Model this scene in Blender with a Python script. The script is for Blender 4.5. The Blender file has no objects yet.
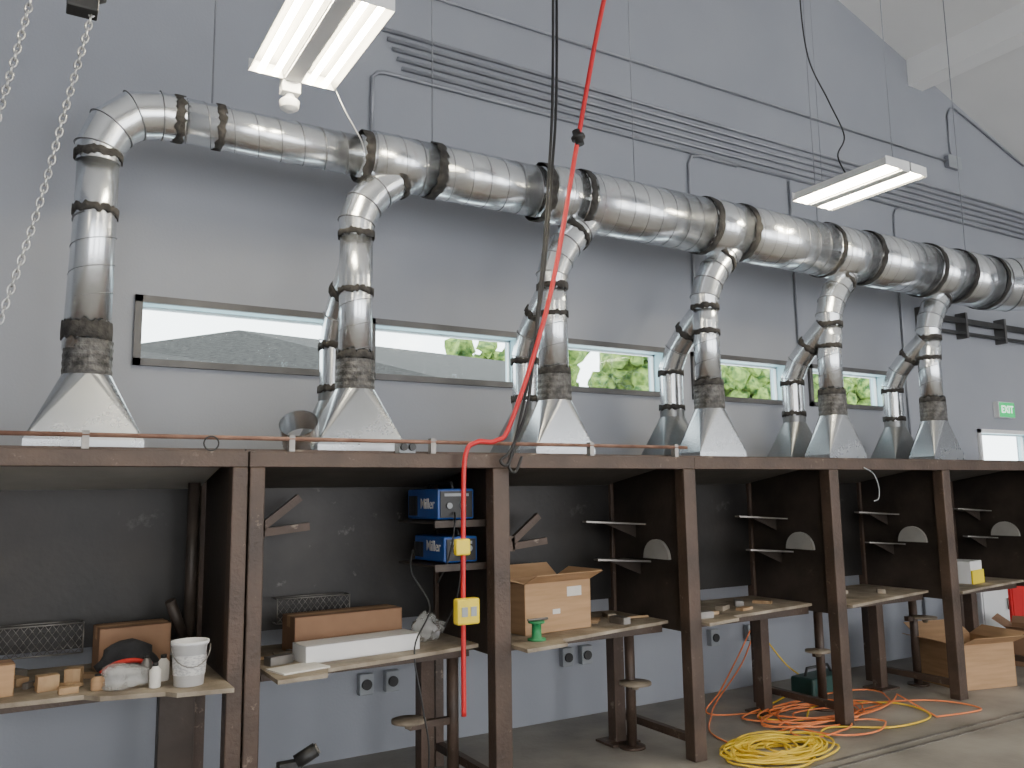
import bpy, bmesh, random
from math import *
from mathutils import Vector, Matrix
random.seed(7)
SC=bpy.context.scene
COL=SC.collection
# ------------------------------------------------------------ materials
def nodes(m):
    m.use_nodes=True
    return m.node_tree.nodes, m.node_tree.links
def mat(name,c1,c2=None,rough=.5,metal=0,scale=6,detail=4,bump=0,bscale=None,stops=(.35,.65),rvar=0,alpha=1,stretch=None,fleck=None):
    m=bpy.data.materials.new(name); N,L=nodes(m)
    b=N["Principled BSDF"]
    b.inputs["Base Color"].default_value=(*c1,1); b.inputs["Roughness"].default_value=rough; b.inputs["Metallic"].default_value=metal
    if alpha<1: b.inputs["Alpha"].default_value=alpha
    tc=N.new("ShaderNodeTexCoord"); src=tc.outputs["Object"]
    if stretch:
        mp=N.new("ShaderNodeMapping"); mp.inputs["Scale"].default_value=stretch; L.new(src,mp.inputs[0]); src=mp.outputs[0]
    if c2:
        n=N.new("ShaderNodeTexNoise"); n.inputs["Scale"].default_value=scale; n.inputs["Detail"].default_value=detail
        L.new(src,n.inputs["Vector"])
        r=N.new("ShaderNodeValToRGB"); r.color_ramp.elements[0].position=stops[0]; r.color_ramp.elements[1].position=stops[1]
        r.color_ramp.elements[0].color=(*c1,1); r.color_ramp.elements[1].color=(*c2,1)
        L.new(n.outputs["Fac"],r.inputs[0]); out=r.outputs[0]
        if fleck:
            n3=N.new("ShaderNodeTexNoise"); n3.inputs["Scale"].default_value=fleck[1]; n3.inputs["Detail"].default_value=8; n3.inputs["Roughness"].default_value=.7
            L.new(src,n3.inputs["Vector"])
            r3=N.new("ShaderNodeValToRGB"); r3.color_ramp.elements[0].position=fleck[2]; r3.color_ramp.elements[1].position=fleck[2]+.08
            L.new(n3.outputs["Fac"],r3.inputs[0])
            mx=N.new("ShaderNodeMix"); mx.data_type='RGBA'; L.new(r3.outputs[0],mx.inputs[0]); L.new(out,mx.inputs[6]); mx.inputs[7].default_value=(*fleck[0],1); out=mx.outputs[2]
        L.new(out,b.inputs["Base Color"])
        if rvar:
            mr=N.new("ShaderNodeMapRange"); mr.inputs["To Min"].default_value=rough-rvar; mr.inputs["To Max"].default_value=rough+rvar
            L.new(n.outputs["Fac"],mr.inputs["Value"]); L.new(mr.outputs[0],b.inputs["Roughness"])
    if bump:
        n2=N.new("ShaderNodeTexNoise"); n2.inputs["Scale"].default_value=bscale or scale*4; n2.inputs["Detail"].default_value=3
        L.new(src,n2.inputs["Vector"]); bp=N.new("ShaderNodeBump"); bp.inputs["Strength"].default_value=bump; bp.inputs["Distance"].default_value=.02
        L.new(n2.outputs["Fac"],bp.inputs["Height"]); L.new(bp.outputs[0],b.inputs["Normal"])
    return m
def emis(name,c,s,base=None):
    m=bpy.data.materials.new(name); N,L=nodes(m); b=N["Principled BSDF"]
    b.inputs["Base Color"].default_value=(*(base or c),1); b.inputs["Emission Color"].default_value=(*c,1); b.inputs["Emission Strength"].default_value=s
    return m
def galv(name,lo,hi,r0,r1,me):
    m=bpy.data.materials.new(name); N,L=nodes(m); b=N["Principled BSDF"]
    tc=N.new("ShaderNodeTexCoord"); v=N.new("ShaderNodeTexVoronoi"); v.inputs["Scale"].default_value=70
    n=N.new("ShaderNodeTexNoise"); n.inputs["Scale"].default_value=1.8; n.inputs["Detail"].default_value=3
    L.new(tc.outputs["Object"],v.inputs["Vector"]); L.new(tc.outputs["Object"],n.inputs["Vector"])
    mx=N.new("ShaderNodeMix"); mx.inputs[0].default_value=.88
    L.new(v.outputs["Color"],mx.inputs[2]); L.new(n.outputs["Fac"],mx.inputs[3])
    r=N.new("ShaderNodeValToRGB"); r.color_ramp.elements[0].position=.2; r.color_ramp.elements[1].position=.8
    r.color_ramp.elements[0].color=(lo*.96,lo*1.0,lo*1.05,1); r.color_ramp.elements[1].color=(hi*.97,hi,hi*1.03,1)
    L.new(mx.outputs[0],r.inputs[0]); L.new(r.outputs[0],b.inputs["Base Color"])
    mr=N.new("ShaderNodeMapRange"); mr.inputs["To Min"].default_value=r0; mr.inputs["To Max"].default_value=r1
    L.new(mx.outputs[0],mr.inputs["Value"]); L.new(mr.outputs[0],b.inputs["Roughness"]); b.inputs["Metallic"].default_value=me
    return m
M={}
M['galv']=galv("galvanized",.70,.84,.19,.28,.92)
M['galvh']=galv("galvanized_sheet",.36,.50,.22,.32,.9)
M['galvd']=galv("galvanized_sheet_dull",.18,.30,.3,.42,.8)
M['seam']=mat("duct_seam",(.18,.18,.19),(.26,.26,.27),.5,.7,20)
M['collar']=mat("clamp_collar",(.050,.048,.047),(.14,.136,.132),.55,.4,22,4,.5,50)
M['wall']=mat("wall_paint",(.292,.308,.345),(.318,.334,.370),.75,0,.9,5,.05,60)
M['ceil']=mat("ceiling_paint",(.76,.76,.75),(.80,.80,.79),.8,0,1)
M['beam']=mat("beam_paint",(.86,.86,.85),(.90,.90,.89),.8,0,1)
M['floor']=mat("concrete",(.165,.152,.135),(.38,.355,.320),.55,0,1.6,10,.15,30,stops=(.3,.7),rvar=.15)
M['rust']=mat("rusty_steel",(.050,.034,.026),(.125,.083,.062),.5,.25,3,7,.2,40,stops=(.3,.75),rvar=.12,fleck=((.24,.19,.145),9,.60))
M['rust2']=mat("rust_rail",(.17,.085,.06),(.30,.17,.12),.6,.2,9,4)
M['blk']=mat("blackened_panel",(.012,.011,.010),(.032,.028,.026),.5,.2,2.2,8,.08,30,rvar=.12,fleck=((.06,.055,.052),4,.66))
M['blkchalk']=mat("chalk_marked_panel",(.013,.012,.012),(.034,.030,.028),.5,.1,2.2,8,.08,30,fleck=((.12,.11,.105),6,.62))
M['brn']=mat("brown_panel",(.030,.024,.020),(.078,.060,.050),.5,.3,2.5,7,.1,30,rvar=.12,fleck=((.13,.10,.08),5,.64))
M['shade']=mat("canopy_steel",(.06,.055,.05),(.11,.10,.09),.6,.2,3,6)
M['shadelit']=mat("lit_canopy_steel",(.30,.295,.28),(.40,.39,.37),.6,.1,3,6)  # lit copy of the canopy steel, brightness put into the colour
M['tape']=mat("duct_sealant",(.020,.019,.018),(.055,.051,.048),.9,0,25,4,.4,50)
M['cond']=mat("conduit",(.27,.28,.31),(.35,.36,.39),.4,.4,3)
M['wframe']=mat("window_frame_paint",(.085,.083,.083),(.115,.113,.113),.5,.2,5)
M['rev']=mat("reveal_paint",(.42,.62,.68),(.5,.68,.73),.6,0,3)
M['white']=mat("white_enamel",(.72,.73,.74),(.80,.80,.80),.4,0,3)
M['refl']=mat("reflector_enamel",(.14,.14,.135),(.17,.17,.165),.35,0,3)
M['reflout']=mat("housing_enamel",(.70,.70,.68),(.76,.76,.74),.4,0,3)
M['tube']=emis("fluorescent",(1,.89,.66),85)
M['black']=mat("black_rubber",(.012,.012,.013),(.025,.025,.025),.45,0,8)
M['red']=mat("red_cable",(.60,.018,.025),(.68,.03,.03),.4,0,5)
M['yel']=mat("yellow_plastic",(.80,.60,.02),(.88,.68,.04),.4,0,5)
M['ycord']=mat("yellow_hose",(.75,.50,.03),(.85,.62,.06),.45,0,5)
M['ocord']=mat("orange_cord",(.78,.20,.06),(.86,.28,.10),.45,0,5)
M['card']=mat("cardboard",(.40,.245,.13),(.48,.30,.165),.8,0,3,4,stretch=(1,1,12))
M['card2']=mat("cardboard_brown",(.25,.14,.08),(.33,.19,.11),.8,0,3)
M['blue']=mat("blue_enamel",(.010,.065,.29),(.015,.085,.34),.35,0,3)
M['tabl']=mat("worn_table",(.13,.10,.07),(.42,.36,.28),.65,.1,4.5,10,.3,30,stops=(.3,.7))
M['chain']=mat("chain_steel",(.45,.45,.46),(.6,.6,.6),.3,.9,9)
M['steel']=mat("dull_steel",(.16,.15,.14),(.30,.28,.26),.4,.6,6)
M['plas']=mat("clear_plastic",(.6,.6,.58),(.8,.8,.79),.25,0,18,3,.6,25,alpha=.35)
M['green']=mat("green_enamel",(.02,.22,.08),(.03,.28,.1),.4,0,3)
M['dgreen']=mat("dark_green_enamel",(.015,.05,.045),(.03,.08,.07),.4,0,3)
M['wood']=mat("pine",(.34,.21,.11),(.44,.30,.17),.7,0,8,stretch=(1,8,1))
M['cloth']=mat("black_cloth",(.015,.015,.017),(.03,.03,.032),.9,0,10,4,.4,30)
M['redc']=mat("red_cloth",(.5,.03,.02),None,.8)
M['paper']=mat("paper",(.62,.60,.56),(.74,.72,.68),.8,0,4)
M['print']=mat("bucket_print",(.64,.635,.62),(.42,.42,.43),.6,0,60,2,stops=(.46,.60),stretch=(1,1,2.2))
M['roof']=mat("asphalt_shingle",(.010,.0095,.0092),(.045,.043,.041),.95,0,14,3,stretch=(1,4,4))
M['leaf']=mat("foliage",(.018,.065,.008),(.22,.32,.06),.8,0,7,5,.8,18)
M['signface']=emis("exit_face",(.02,.62,.18),.9,(.02,.3,.1))
M['ygreen']=emis("exit_letters",(.75,1,.82),1.8,(.6,.8,.65))
M['graypl']=mat("gray_plastic",(.26,.28,.30),(.34,.36,.38),.4,0,4)
g=bpy.data.materials.new("window_glass"); N,L=nodes(g); N.remove(N["Principled BSDF"])
tr=N.new("ShaderNodeBsdfTransparent"); gl=N.new("ShaderNodeBsdfGlossy"); gl.inputs["Roughness"].default_value=.05
mx=N.new("ShaderNodeMixShader"); mx.inputs[0].default_value=.01; tr.inputs[0].default_value=(.93,.98,.98,1)
L.new(tr.outputs[0],mx.inputs[1]); L.new(gl.outputs[0],mx.inputs[2]); L.new(mx.outputs[0],N["Material Output"].inputs[0]); M['glass']=g
# ------------------------------------------------------------ mesh helpers
def B(bm,x0,x1,y0,y1,z0,z1,mtx=None):
    vs=[bm.verts.new(v) for v in [(x0,y0,z0),(x1,y0,z0),(x1,y1,z0),(x0,y1,z0),(x0,y0,z1),(x1,y0,z1),(x1,y1,z1),(x0,y1,z1)]]
    for f in [(0,3,2,1),(4,5,6,7),(0,1,5,4),(1,2,6,5),(2,3,7,6),(3,0,4,7)]: bm.faces.new([vs[i] for i in f])
    if mtx:
        for v in vs: v.co=mtx@v.co
def RZ(a,c,ax='Z'): return Matrix.Translation(c)@Matrix.Rotation(radians(a),4,ax)@Matrix.Translation(-Vector(c))
def TUBE(bm,pts,r,seg=16,caps=True,smooth=True,jit=0,mi=0,gore=False,axj=0):
    pts=[Vector(p) for p in pts]; n=len(pts)
    rs=r if isinstance(r,(list,tuple)) else [r]*n
    T=[]
    for i in range(n):
        a=pts[max(i-1,0)]; b=pts[min(i+1,n-1)]; t=b-a
        T.append(t.normalized() if t.length>1e-9 else Vector((0,0,1)))
    u=T[0].orthogonal().normalized(); rings=[]
    ja=[random.uniform(-axj,axj) for _ in range(seg)]; jb=[random.uniform(-axj,axj) for _ in range(seg)]
    for i in range(n):
        u=(u-T[i]*u.dot(T[i])).normalized(); w=T[i].cross(u)
        ring=[]
        for k in range(seg):
            a=2*pi*k/seg; rr=rs[i]*(1+(random.uniform(0,jit) if jit else 0))
            off=T[i]*(ja[k] if i<n/2 else jb[k])
            ring.append(bm.verts.new(pts[i]+(u*cos(a)+w*sin(a))*rr+off))
        rings.append(ring)
    for i in range(n-1):
        for k in range(seg):
            f=bm.faces.new([rings[i][k],rings[i][(k+1)%seg],rings[i+1][(k+1)%seg],rings[i+1][k]]); f.smooth=smooth; f.material_index=mi
    if gore:
        for rg in rings:
            for k in range(seg):
                e=bm.edges.get((rg[k],rg[(k+1)%seg]))
                if e: e.smooth=False
    if caps:
        bm.faces.new(rings[0][::-1]); bm.faces.new(rings[-1])
def GORES(bm,pts,rs,seg=36,bead=.0035):
    P=[Vector(p) for p in pts]; n=len(P); rings=[]
    D=[(P[i+1]-P[i]).normalized() for i in range(n-1)]
    nor=[D[0]]+[(D[i-1]+D[i]).normalized() for i in range(1,n-1)]+[D[-1]]
    side=D[0].cross(D[-1]).normalized()
    def ring(i,d,k,grow=0):
        up=side.cross(d).normalized(); out=[]
        for j in range(seg):
            a=2*pi*j/seg; o=(side*cos(a)+up*sin(a))*(rs[i]+grow)
            t=-(o.dot(nor[i]))/(d.dot(nor[i])); out.append(P[i]+o+d*t)
        return out
    for i in range(n-1):
        r0=[bm.verts.new(v) for v in ring(i,D[i],0)]; r1=[bm.verts.new(v) for v in ring(i+1,D[i],1)]
        for k in range(seg):
            f=bm.faces.new([r0[k],r0[(k+1)%seg],r1[(k+1)%seg],r1[k]]); f.smooth=True
    for i in range(1,n-1):
        lo=ring(i,D[i],0,bead); TUBE(bm,lo+[lo[0]],bead,4,False,True,mi=1)
def CYL(bm,a,b,r,seg=20,r2=None,smooth=True,caps=True,jit=0): TUBE(bm,[a,b],[r,r if r2 is None else r2],seg,caps,smooth,jit)
def PRISM(bm,poly,z0,z1):
    a=[bm.verts.new((p[0],p[1],z0)) for p in poly]; b=[bm.verts.new((p[0],p[1],z1)) for p in poly]
    n=len(poly); bm.faces.new(a[::-1]); bm.faces.new(b)
    for i in range(n): bm.faces.new([a[i],a[(i+1)%n],b[(i+1)%n],b[i]])
def LATHE(bm,c,prof,seg=24,ax=None):
    c=Vector(c); rings=[]
    for r,z in prof: rings.append([bm.verts.new(c+Vector((r*cos(2*pi*k/seg),r*sin(2*pi*k/seg),z))) for k in range(seg)])
    for i in range(len(prof)-1):
        for k in range(seg):
            f=bm.faces.new([rings[i][k],rings[i][(k+1)%seg],rings[i+1][(k+1)%seg],rings[i+1][k]]); f.smooth=True
    if prof[0][0]>.0005: bm.faces.new(rings[0][::-1])
    if prof[-1][0]>.0005: bm.faces.new(rings[-1])
def SPIRAL(bm,a,b,R,pitch=.11,r=.0035,per=20):
    a=Vector(a); b=Vector(b); d=b-a; L_=d.length; t=d.normalized(); u=t.orthogonal().normalized(); w=t.cross(u)
    n=max(2,int(L_/pitch*per)); pts=[]
    for i in range(n+1):
        s=i/n*L_; th=2*pi*s/pitch; pts.append(a+t*s+(u*cos(th)+w*sin(th))*R)
    TUBE(bm,pts,r,4,False,True,mi=1)
def smooth_pts(P,n=8):
    P=[Vector(p) for p in P]; out=[]
    for i in range(len(P)-1):
        p0=P[max(i-1,0)];p1=P[i];p2=P[i+1];p3=P[min(i+2,len(P)-1)]
        for k in range(n):
            t=k/n; out.append(.5*((2*p1)+(p2-p0)*t+(2*p0-5*p1+4*p2-p3)*t*t+(3*p1-p0-3*p2+p3)*t**3))
    out.append(P[-1]); return out
def mesh(name,fn,m,base=(0,0,0),bevel=0):
    bm=bmesh.new(); fn(bm)
    bmesh.ops.translate(bm,verts=bm.verts,vec=-Vector(base))
    bmesh.ops.recalc_face_normals(bm,faces=bm.faces)
    me=bpy.data.meshes.new(name); bm.to_mesh(me); bm.free()
    o=bpy.data.objects.new(name,me); me.materials.append(M[m] if isinstance(m,str) else m)
    if m=='galv': me.materials.append(M['seam'])
    COL.objects.link(o)
    if bevel:
        md=o.modifiers.new("bevel","BEVEL"); md.width=bevel; md.segments=2; md.limit_method='ANGLE'
    return o
def tag(o,label,cat,group=None):
    o["label"]=label; o["category"]=cat
    if group: o["group"]=group
    return o
def single(name,fn,m,base,label,cat,group=None,bevel=0):
    o=mesh(name,fn,m,base,bevel); o.location=base; return tag(o,label,cat,group)
def thing(name,base,label,cat,group=None):
    e=bpy.data.objects.new(name,None); e.location=base; e.empty_display_size=.1; COL.objects.link(e); return tag(e,label,cat,group)
def part(t,name,fn,m,bevel=0,label=None,parent=None):
    o=mesh(name,fn,m,t.location,bevel); o.parent=parent or t
    if label: o["label"]=label
    return o
def struct(name,fn,m):
    o=mesh(name,fn,m); o["kind"]="structure"; return o
# ------------------------------------------------------------ room
W=5.6; XL,XR,YF=-5.0,17.0,-7.0
RX=1.5
def zc(x): return 7.21-.345*(x-7.66) if x>=RX else 7.21-.345*(RX-7.66)-.345*(RX-x)
wins=[(.60,1.85,2.60,2.975),(2.15,3.38,2.60,2.975),(3.67,4.89,2.60,2.97),(5.24,6.47,2.595,2.96),(6.80,8.03,2.60,2.955),(9.66,10.85,1.98,2.38)]
light_openings=[(-4.2,.2,0,4.3),(1.4,5.8,0,4.3),(7.0,11.4,0,4.3),(12.4,16.4,0,4.0)]  # openings invented in the unseen front wall to let sky light in
def wallfn(Y0,T,holes):
    def f_(bm):
        xs=sorted({XL,XR,RX}|{v for w in holes for v in w[:2]})
        for a,b in zip(xs[:-1],xs[1:]):
            hole=[w for w in holes if w[0]<=a and w[1]>=b]
            spans=[(0,None)]
            if hole:
                spans=[(hole[0][3],None)]
                if hole[0][2]>0: spans.append((0,hole[0][2]))
            for z0,z1 in spans:
                za=zc(a) if z1 is None else z1; zb=zc(b) if z1 is None else z1
                P=[(a,z0),(b,z0),(b,zb),(a,za)]
                f=[bm.verts.new((p[0],Y0,p[1])) for p in P]; k=[bm.verts.new((p[0],Y0+T,p[1])) for p in P]
                bm.faces.new(f); bm.faces.new(k[::-1])
                for i in range(4): bm.faces.new([f[i],f[(i+1)%4],k[(i+1)%4],k[i]])
    return f_
struct("wall_back",wallfn(W,.22,wins),'wall')
struct("wall_front",wallfn(YF,-.22,light_openings),'wall')  # unseen wall, added to give the ducts darker reflections
struct("wall_left",lambda bm:B(bm,XL-.2,XL,YF,W+.2,0,zc(XL)),'wall')
struct("wall_right",lambda bm:B(bm,XR,XR+.2,YF,W+.2,0,zc(XR)),'wall')
struct("floor",lambda bm:B(bm,XL-.2,XR+.2,YF-.2,W+.2,-.2,0),'floor')
def ceil(bm):
    for a,b in ((XL-.2,RX),(RX,XR+.2)):
        v=[bm.verts.new(p) for p in [(a,YF-.2,zc(a)),(b,YF-.2,zc(b)),(b,W+.22,zc(b)),(a,W+.22,zc(a)),(a,YF-.2,zc(a)+.2),(b,YF-.2,zc(b)+.2),(b,W+.22,zc(b)+.2),(a,W+.22,zc(a)+.2)]]
        for f in [(0,3,2,1),(4,5,6,7),(0,1,5,4),(1,2,6,5),(2,3,7,6),(3,0,4,7)]: bm.faces.new([v[i] for i in f])
struct("ceiling",ceil,'ceil')
struct("trim_1",lambda bm:B(bm,8.84,9.12,YF,W-.002,6.48,zc(8.84)+.02),'beam')
struct("trim_2",lambda bm:(B(bm,-1,12,3.70,3.72,0,.006),B(bm,-1,12,3.79,3.81,0,.006)),'steel')
for i,(a,b,z0,z1) in enumerate(wins):
    fr='wframe' if i<5 else 'white'
    def ff(bm):
        t=.036
        for q in ((a-t,b+t,z1-.008,z1+t),(a-t,b+t,z0-t,z0+.008),(a-t,a+.008,z0-t,z1+t),(b-.008,b+t,z0-t,z1+t)):
            B(bm,q[0],q[1],W-.03,W-.001,q[2],q[3])
    w=struct("window_%d"%(i+1),ff,fr)
    def rv(bm):
        e=.004
        B(bm,a+.0,a+e,W,W+.2,z0,z1); B(bm,b-e,b,W,W+.2,z0,z1); B(bm,a,b,W,W+.2,z0,z0+e); B(bm,a,b,W,W+.2,z1-e,z1)
    r=mesh("reveal",rv,'rev'); r.parent=w
    def ifr(bm):
        t=.02
        for q in ((a,b,z1-t,z1),(a,b,z0,z0+t),(a,a+t,z0,z1),(b-t,b,z0,z1)): B(bm,q[0],q[1],W+.13,W+.16,q[2],q[3])
    r=mesh("sash",ifr,'white'); r.parent=w
    r=mesh("glass_pane",lambda bm:B(bm,a+.02,b-.02,W+.143,W+.147,z0+.02,z1-.02),'glass'); r.parent=w
# ------------------------------------------------------------ outside
def hroof(bm):
    P=[(-3,9.5,2.55),(7.6,9.5,2.75),(8.0,13.5,4.25),(2.9,13.5,4.42),(1.1,13.5,4.0),(-3,13.5,3.6)]
    n=len(P)
    v=[bm.verts.new(p) for p in P]; bm.faces.new(v)
    v2=[bm.verts.new((p[0],p[1]+.05,p[2]-.12)) for p in P]; bm.faces.new(v2[::-1])
    for i in range(n): bm.faces.new([v[i],v[(i+1)%n],v2[(i+1)%n],v2[i]])
t=thing("neighbouring_building",(2,11,-.2),"low grey shingled building seen outside through the windows","building")
part(t,"roof",hroof,'roof'); part(t,"building_wall",lambda bm:B(bm,-2.6,7.2,9.9,13.3,-.2,2.6),'graypl')
def leafy(cx,cy,cz,R,n):
    def f(bm):
        for i in range(n):
            a=random.uniform(0,2*pi); e=random.uniform(-.6,1); rr=R*random.uniform(.3,1)
            c=Vector((cx+rr*cos(a),cy+rr*sin(a)*.6,cz+rr*e*.8)); s=random.uniform(.16,.36)
            res=bmesh.ops.create_icosphere(bm,subdivisions=2,radius=s,matrix=Matrix.Translation(c))
            for v in res['verts']: v.co+=Vector((random.uniform(-1,1),random.uniform(-1,1),random.uniform(-1,1)))*.1
    return f
for i,(tx,ty,tz,R) in enumerate([(9.6,16,3.9,1.6),(13.3,16,4.2,1.6),(17.2,16,4.0,1.6),(21.1,16,4.0,1.6),(25,16,4.0,1.6)]):
    t=thing("tree",(tx,ty,-.2),"bright green leafy tree outside behind the windows","tree","trees outside")
    part(t,"foliage",leafy(tx,ty,tz,R,120),'leaf')
    part(t,"trunk",lambda bm:CYL(bm,(tx,ty,-.2),(tx,ty,tz),.18,10,.1),'wood')
# ------------------------------------------------------------ ducts
DY=4.78; DZ=3.86
XS=[.27,1.72,3.17,4.62,6.07,7.52]
secs=[(.62,1.72,.125),(1.80,2.22,.174),(2.27,3.05,.178),(3.12,3.38,.210),(3.45,4.6,.22),(4.66,5.0,.228),(5.05,6.05,.232),(6.12,6.6,.24),(6.65,7.5,.25),(7.56,8.0,.262),(8.05,8.55,.272)]
t=thing("main_exhaust_duct",(.62,DY,DZ-.13),"long galvanized spiral exhaust duct widening in steps along the wall","duct")
def secfn(a,b,r,sp):
    def f(bm):
        CYL(bm,(a,DY,DZ),(b,DY,DZ),r,56)
        if sp: SPIRAL(bm,(a,DY,DZ),(b,DY,DZ),r,.135,.0030,28)
        else: TUBE(bm,[((a+b)/2-.003,DY,DZ),((a+b)/2,DY,DZ),((a+b)/2+.003,DY,DZ)],[r,r+.003,r],40,False,mi=1)
    return f
for i,(a,b,r) in enumerate(secs):
    part(t,"duct_section",secfn(a,b,r,(b-a)>.40),'galv')
    if i+1<len(secs):
        a2,b2,r2=secs[i+1]
        if a2>b: part(t,"duct_reducer",lambda bm:CYL(bm,(b,DY,DZ),(a2,DY,DZ),r,40,r2),'galv')
ce=[(8.55,DY,DZ),(8.68,DY,DZ),(8.90,DY-.06,DZ),(9.08,DY-.2,DZ),(9.20,DY-.38,DZ),(9.26,DY-.6,DZ)]
part(t,"duct_elbow",lambda bm:GORES(bm,ce,[.277]*6,44),'galv')
part(t,"duct_section",lambda bm:CYL(bm,ce[-1],(9.32,-3.0,DZ),.277,44),'galv')
def BAND(bm,p,d,r,w=.055):
    p=Vector(p); d=Vector(d).normalized(); k=[-.5,-.44,0,.44,.5]
    TUBE(bm,[p+d*w*q for q in k],[r,r+.005,r+.006,r+.005,r],48,False,True,.012,axj=.011)
for bx,r in [(.66,.128),(.88,.127),(1.76,.158),(2.24,.179),(3.08,.202),(3.41,.218),(4.63,.227),(5.03,.233),(6.08,.240),(6.62,.249),(7.53,.260),(8.02,.271),(8.56,.279)]:
    part(t,"sealant_band",lambda bm:BAND(bm,(bx,DY,DZ),(1,0,0),r,.042+random.uniform(0,.025)),'tape')
def hood(bm,x,y,w,d,r,z0=1.985,zt=2.38):
    n=32; z1=z0+.045
    C=[(-1,-1),(1,-1),(1,1),(-1,1)]
    A=[bm.verts.new((x+c[0]*w/2,y+c[1]*d/2,z0)) for c in C]; D=[bm.verts.new((x+c[0]*w/2,y+c[1]*d/2,z1)) for c in C]
    for i in range(4): bm.faces.new([A[i],A[(i+1)%4],D[(i+1)%4],D[i]])
    R=[bm.verts.new((x+r*cos(-pi/2+2*pi*k/n),y+r*sin(-pi/2+2*pi*k/n),zt)) for k in range(n)]
    q=n//4
    for i in range(4):
        m_=R[(i*q)%n]; bm.faces.new([D[i],D[(i+1)%4],m_])
        for k in range(q):
            f=bm.faces.new([D[(i+1)%4],R[(i*q+k+1)%n],R[(i*q+k)%n]]); f.smooth=False
        for v in (D[i],D[(i+1)%4]):
            e=bm.edges.get((v,m_)); 
            if e: e.smooth=False
    r3=[bm.verts.new((v.co.x,v.co.y,zt+.06)) for v in R]
    for i in range(n):
        f=bm.faces.new([R[i],R[(i+1)%n],r3[(i+1)%n],r3[i]]); f.smooth=True
        e=bm.edges.get((R[i],R[(i+1)%n])); e.smooth=False
    F0=[bm.verts.new((x+c[0]*(w/2+.02),y+c[1]*(d/2+.02),z0)) for c in C]; F1=[bm.verts.new((v.co.x,v.co.y,z0+.006)) for v in F0]
    bm.faces.new(F0[::-1]); bm.faces.new(F1)
    for i in range(4): bm.faces.new([F0[i],F0[(i+1)%4],F1[(i+1)%4],F1[i]])
for k,x in enumerate(XS):
    t=thing("branch_duct",(x,DY,1.985),"galvanized riser duct with pyramid hood and black sealant bands" if k else "corner riser duct with pyramid hood and large segmented elbow","duct","riser ducts above the booths")
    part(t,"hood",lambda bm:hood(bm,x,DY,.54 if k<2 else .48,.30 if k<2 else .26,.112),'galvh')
    part(t,"collar",lambda bm:TUBE(bm,[(x,DY,2.37+.02*i) for i in range(10)],[.116+.003*(i%2) for i in range(10)],32,False,False,.014),'collar')
    r=.102
    if k==0:
        part(t,"pipe",lambda bm:(TUBE(bm,[(x-.012,DY,2.5),(x,DY,3.25),(x,DY,3.56)],[.113,.104,.104],36),SPIRAL(bm,(x-.01,DY,2.54),(x,DY,3.22),.109,.15,.003)),'galv')
        el=[(x,DY,3.52),(x,DY,3.60),(x+.055,DY,3.73),(x+.165,DY,3.83),(x+.30,DY,3.86),(x+.42,DY,3.86)]
        part(t,"elbow",lambda bm:GORES(bm,el,[.108,.116,.124,.127,.128,.128],40),'galv')
        part(t,"sealant_band",lambda bm:BAND(bm,(x,DY,3.25),(0,0,1),.108,.045),'tape')
        part(t,"sealant_band",lambda bm:BAND(bm,(x,DY,3.56),(0,0,1),.115,.045),'tape')
        part(t,"sealant_band",lambda bm:BAND(bm,(x-.01,DY,2.60),(0,0,1),.116,.09),'tape')
    else:
        jx=.03 if k>=4 else 0
        z1=3.34 if k==1 else 3.18
        part(t,"pipe",lambda bm:(TUBE(bm,[(x,DY,2.5),(x,DY,2.95),(x+jx,DY,3.06),(x+jx,DY,z1)],r,32,True,True),SPIRAL(bm,(x,DY,2.52),(x,DY,2.93),r,.15,.003)),'galv')
        rise=[.08,.20,.31,.41,.50] if k==1 else [.08,.20,.32,.45,.60]
        xo=[0,.045,.13,.26,.42] if k==1 else [0,.045,.12,.235,.38]
        el=[(x+jx,DY,z1-.02)]+[(x+jx+a,DY,z1+b) for a,b in zip(xo,rise)]
        part(t,"elbow",lambda bm:GORES(bm,el,[r,r+.008,r+.014,r+.016,r+.016,r+.016],36),'galv')
        part(t,"sealant_band",lambda bm:BAND(bm,(x,DY,2.98),(0,0,1),r+.003,.04),'tape')
        part(t,"sealant_band",lambda bm:BAND(bm,(x+jx,DY,z1),(0,0,1),r+.006,.045),'tape')
        if k==1: part(t,"sealant_band",lambda bm:BAND(bm,(x+jx+.26,DY,z1+.41),(.85,0,.55),r+.022,.04),'tape')
        else: part(t,"sealant_band",lambda bm:BAND(bm,(x+jx+.20,DY,z1+.41),(.68,0,.73),r+.021,.035),'tape')
        part(t,"sealant_band",lambda bm:BAND(bm,(x,DY,2.575),(0,0,1),r+.008,.05),'tape')
        y2=5.17; r2=.095; x2=x-(.0 if k<3 else .04)
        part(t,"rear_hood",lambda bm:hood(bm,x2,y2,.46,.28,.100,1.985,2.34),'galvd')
        part(t,"rear_pipe",lambda bm:GORES(bm,[(x2,y2,2.36),(x2,y2,2.74),(x2+(x-x2)*.2,y2-.08,2.89),(x2+(x-x2)*.5,y2-.2,3.02),(x,y2-.37,3.17)],[r2]*5,28),'galv')
        for p,d in (((x2,y2,2.42),(0,0,1)),((x2,y2,2.7),(0,0,1)),((x2+(x-x2)*.5,y2-.2,3.02),(.1,-.8,.7))):
            part(t,"sealant_band",lambda bm:BAND(bm,p,d,r2+.006,.042),'tape')
def rod(x,y,z0,label,nm="hanger_rod"):
    single(nm,lambda bm:CYL(bm,(x,y,z0),(x,y,zc(x)-.001),.005,6),'cond',(x,y,z0),label,"rod","ceiling hanger rods")
for x,r in ((.84,.125),(2.24,.182),(3.95,.222),(6.03,.235),(8.3,.277)):
    rod(x,DY,DZ+r,"thin steel rod holding the exhaust duct from the ceiling")
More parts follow.
